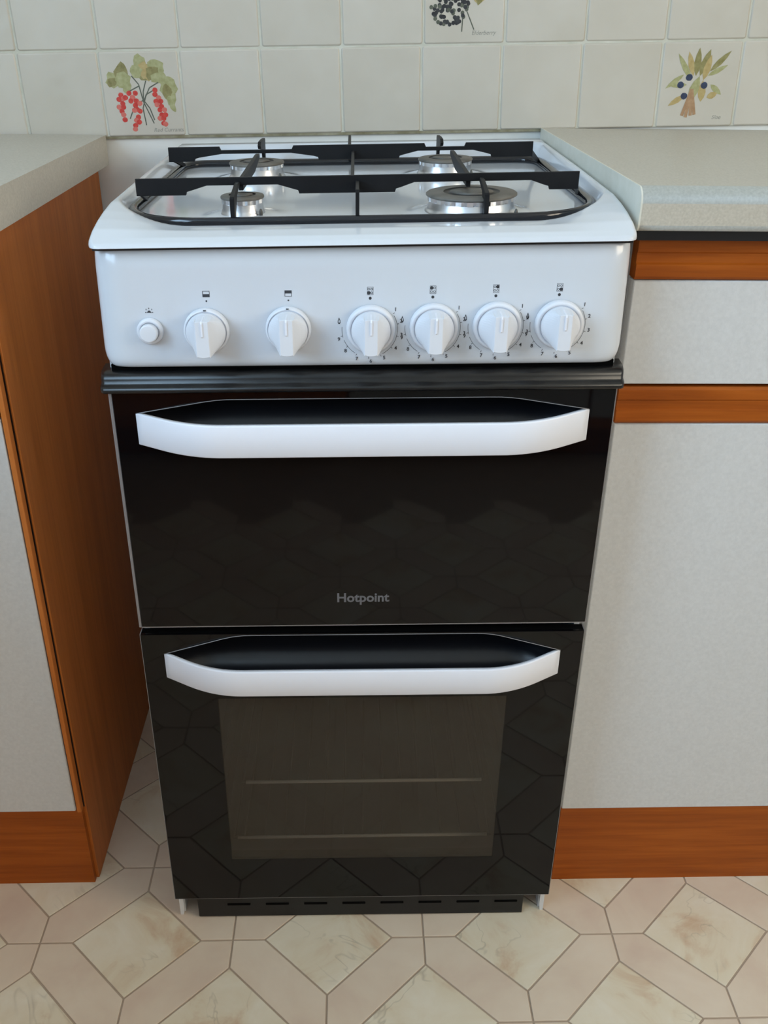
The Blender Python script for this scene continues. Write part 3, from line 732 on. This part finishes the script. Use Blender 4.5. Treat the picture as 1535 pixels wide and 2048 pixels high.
# hob top: one pressed enamel sheet
FY0, RY = -.0035, .522
def hob_z(x, y):
    ax = abs(x)
    Hs = [(-.0035, .8985), (.0, .9012), (.023, .9097), (.045, .9145), (.068, .9180), (.10, .9212), (.26, .9238), (.53, .9260)]
    H = Hs[-1][1]
    for (a, za), (c, zc) in zip(Hs, Hs[1:]):
        if a <= y <= c: H = lerp(za, zc, (y - a) / (c - a)); break
    if y < Hs[0][0]: H = Hs[0][1]
    Cs = [(-.0035, .8985), (0, .9012), (.008, .9040), (.025, .9068), (.05, .9072), (.6, .9072)]; C_ = Cs[-1][1]
    for (a, za), (c, zc) in zip(Cs, Cs[1:]):
        if a <= y <= c: C_ = lerp(za, zc, (y - a) / (c - a)); break
    if y < -.0035: C_ = .8985
    t = sm(.165, .244, ax)
    lip = lerp(C_, H, t)
    lip = lerp(lip, max(lip, .9265), sm(.490, .506, y))
    # the well: rounded rectangle
    hx, yc, hy = .2405, (.048 + .498) / 2, (.498 - .048) / 2
    rr = .085 if y < .27 else .03
    qx, qy = ax - (hx - rr), abs(y - yc) - (hy - rr)
    d = math.hypot(max(qx, 0), max(qy, 0)) + min(max(qx, qy), 0) - rr
    well = .9035
    for bx, by, br in BURN: 
        rd = math.hypot(x - bx, y - by); well += .0022 * (1 - sm(br + .006, br + .020, rd))
    return lerp(lip, well, sm(.0035, -.0075, d))
BURN = [(-.1204, .1155, .0216), (.1076, .1120, .0454), (-.1290, .360, .0336), (.1028, .366, .0336)]
def hob_pt(u, v):
    y = lerp(FY0, RY, v); a = y - FY0; cr = .014
    xm = .2488 - (cr - math.sqrt(max(0, cr*cr - (cr - a)**2)) if a < cr else 0) * .8
    x = lerp(-xm, xm, u); e = xm - abs(x); z = hob_z(x, y)
    if e < .004: z -= .004 * (1 - math.sqrt(max(0, 1 - (1 - e / .004) ** 2)))
    if a < .003: z -= 0.0022 * (1 - math.sqrt(max(0, 1 - (1 - a / .003) ** 2)))
    return (x, y, max(z, .8976))
def st(t, k=.35): return lerp(t, .5 - .5 * math.cos(math.pi * t), k + .45)
b = MB(); N1, N2 = 150, 150; V = b.grid(lambda u, v: hob_pt(st(u), st(v)), N1, N2)
edge = [V[i][0] for i in range(N1 + 1)] + [V[N1][j] for j in range(1, N2 + 1)] + [V[i][N2] for i in range(N1 - 1, -1, -1)] + [V[0][j] for j in range(N2 - 1, 0, -1)]
bk = [b.bm.verts.new((v.co.x, v.co.y, .8972)) for v in edge]
bk2 = [b.bm.verts.new((v.co.x * .97, lerp(v.co.y, .26, .03), .8968)) for v in edge]
for A_, B_ in ((edge, bk), (bk, bk2)):
    for q in range(len(edge)):
        f = b.bm.faces.new((A_[q], B_[q], B_[(q + 1) % len(edge)], A_[(q + 1) % len(edge)])); f.smooth = A_ is edge
bmesh.ops.recalc_face_normals(b.bm, faces=b.bm.faces)
ck(b, 'hob_top', M_ENAMEL, clean=False)

# burners
for (bx, by, br), wide in zip(BURN, (False, True, False, False)):
    z0 = .9052; n = 96 if br > .03 else 56
    b = MB()
    prof = [(br * 1.02, -.0015), (br * 1.02, .0010), (br * .98, .0022), (br * .95, .0050), (br * .93, .0105)]
    b.lathe(prof, (bx, by, z0), n=n, cap=False)
    rings = []
    for h, f in ((.0105, .93), (.0108, .965), (.0146, .965), (.0150, .92)):                 # crown with flame ports
        rings.append([(bx + br * (f if (k % 4) or h < .0107 else f - .07) * math.cos(2*math.pi*k/n), by + br * (f if (k % 4) or h < .0107 else f - .07) * math.sin(2*math.pi*k/n), z0 + h) for k in range(n)])
    b.loft(rings, M_ALU, False, True)
    B = ck(b, 'burner', M_ALU, clean=False)
    c = MB(); c.lathe([(br * .97, .0148), (br * 1.0, .0156), (br * 1.0, .0168), (br * .97, .0178), (br * .62, .0184)], (bx, by, z0), n=56, m=M_CAP, cap=False)
    c.lathe([(br * .62, .0184), (br * .60, .0172), (br * .50, .0172), (br * .48, .0184)], (bx, by, z0), n=56, m=M_CAPD, cap=False)
    c.lathe([(br * .48, .0184), (br * .2, .0187), (.0008, .0187)], (bx, by, z0), n=56, m=M_CAP)
    ck(c, 'burner_cap', None, B, clean=False)
    a = math.radians(-40); ck(MB().lathe([(.0018, 0), (.0018, .005), (.0010, .0075), (.0004, .008)], (bx + br * 1.16 * math.cos(a), by + br * 1.16 * math.sin(a), z0 - .001), n=12), 'igniter', M_TIP, B)

# ---------------------------------------------------------------- pan support resting in the hob well
PS = empty('pan_support', (0, 0, 0), 'black enamelled pan support lying over the four burners of the cooker', 'pan support', rz=-0.003)
def ps(b, name, m): return b.obj(name, m, PS, shear=SH)
zr, rr = .9078, .085; pts = []
for cx, cy, a0, r_ in ((.2335 - .085, .060 + .085, -90, .085), (.2335 - .03, .462 - .03, 0, .03), (-.2335 + .03, .462 - .03, 90, .03), (-.2335 + .085, .060 + .085, 180, .085)):
    for q in range(11): t = math.radians(a0 + 9 * q); pts.append((cx + r_ * math.cos(t), cy + r_ * math.sin(t), zr))
b = MB(); rg = []; NP = len(pts)
for i in range(NP):
    p = Vector(pts[i]); t = (Vector(pts[(i + 1) % NP]) - Vector(pts[i - 1])).normalized(); nrm = Vector((-t.y, t.x, 0))      # inward
    sec = ((-.0044, -.0022), (-.0046, .0008), (-.0034, .0034), (-.0012, .0042), (.0026, .0030), (.0050, .0008), (.0054, -.0012), (.0044, -.0036), (.0, -.0042), (-.0030, -.0040))
    rg.append([p + nrm * a + Vector((0, 0, h)) for a, h in sec])
rg.append(rg[0]); b.loft(rg, M_ROD, True, False); ps(b, 'frame_rod', M_ROD)
T = .9402
def bar(y, bottom, top):
    b = MB(); P = bottom + top[::-1]; b.prism(P, 'y', y - .0022, y + .0022, bev=.0006); ps(b, 'crossbar', M_IRON)
def notch(c, half, flat_, lo, hi):
    return [(c - half, lo), (c - half + .001, lo + .0032), (c - half + .006, lo + .0046), (c - flat_, hi), (c + flat_, hi), (c + half - .006, lo + .0046), (c + half - .001, lo + .0032), (c + half, lo)]
lo, hi = .9238, .9328
bar(.115, [(-.2244, lo)] + notch(-.1197, .056, .035, lo, hi) + notch(.1084, .077, .058, lo, hi) + [(.2142, lo)], [(-.2244, T), (.2142, T)])
lo2, hi2, T2 = .9232, .9318, .9402
def tn(c, h, d): return [(c - h, T2), (c - h + .002, T2 - d), (c + h - .002, T2 - d), (c + h, T2)]
bar(.364, [(-.2361, lo2)] + notch(-.129, .076, .042, lo2, hi2) + notch(.1023, .057, .034, lo2, hi2) + [(.2099, lo2)], [(-.2361, T2)] + tn(-.129, .045, .0042) + tn(.1018, .0255, .0042) + [(.2099, T2)])
# short feet behind the bar ends, running back and down to the side rods
for y, xa, xb in ((.115, -.2244, .2142), (.364, -.2361, .2099)):
    for x, e in ((xa, 1), (xb, -1)):
        xi, xo = x + e * .0025, -e * .2300
        b = MB(); b.loft([[(xi - .0015, y + .0015, lo + .001), (xi + .0015, y + .0015, lo + .001), (xi + .0015, y + .0015, lo + .008), (xi - .0015, y + .0015, lo + .008)],
                          [(xo - .0015, y + .07, zr - .001), (xo + .0015, y + .07, zr - .001), (xo + .0015, y + .07, zr + .0035), (xo - .0015, y + .07, zr + .0035)]], None, False); ps(b, 'bar_foot', M_IRON)
def finger(x, P, th=.0036):
    b = MB(); b.prism(P, 'x', x - th / 2, x + th / 2, bev=.0005); ps(b, 'finger', M_IRON)
for x in (-.1238, .1165):
    finger(x, [(.0585, .905), (.0585, .9285), (.0600, .9302), (.100, .9365), (.1122, .9365), (.1122, .9335), (.098, .9310), (.084, .9275), (.0725, .916), (.0645, .905)], .0044)
for x, xr in ((-.1214, -.1290), (.1045, .1010)):
    finger(x, [(.1178, .927), (.1178, .9385), (.20, .9392), (.285, .9400), (.300, .9392), (.3005, .9350), (.285, .9325), (.262, .9300), (.235, .927)], .0046)
    finger(xr, [(.466, .905), (.466, .936), (.4640, .9385), (.43, .9402), (.408, .9402), (.400, .936), (.404, .9320), (.43, .9285), (.452, .920), (.458, .905)], .0040)
finger(-.0060, [(.0585, .905), (.0585, .9325), (.0605, .9350), (.1125, .9355), (.1125, .928), (.072, .926), (.0645, .918), (.0640, .905)])
finger(-.0110, [(.1175, .925), (.1175, .937), (.3615, .9335), (.3615, .926), (.24, .926)])
finger(-.0156, [(.3665, .928), (.3665, .938), (.462, .9405), (.4662, .938), (.4662, .905), (.458, .905), (.455, .924)])
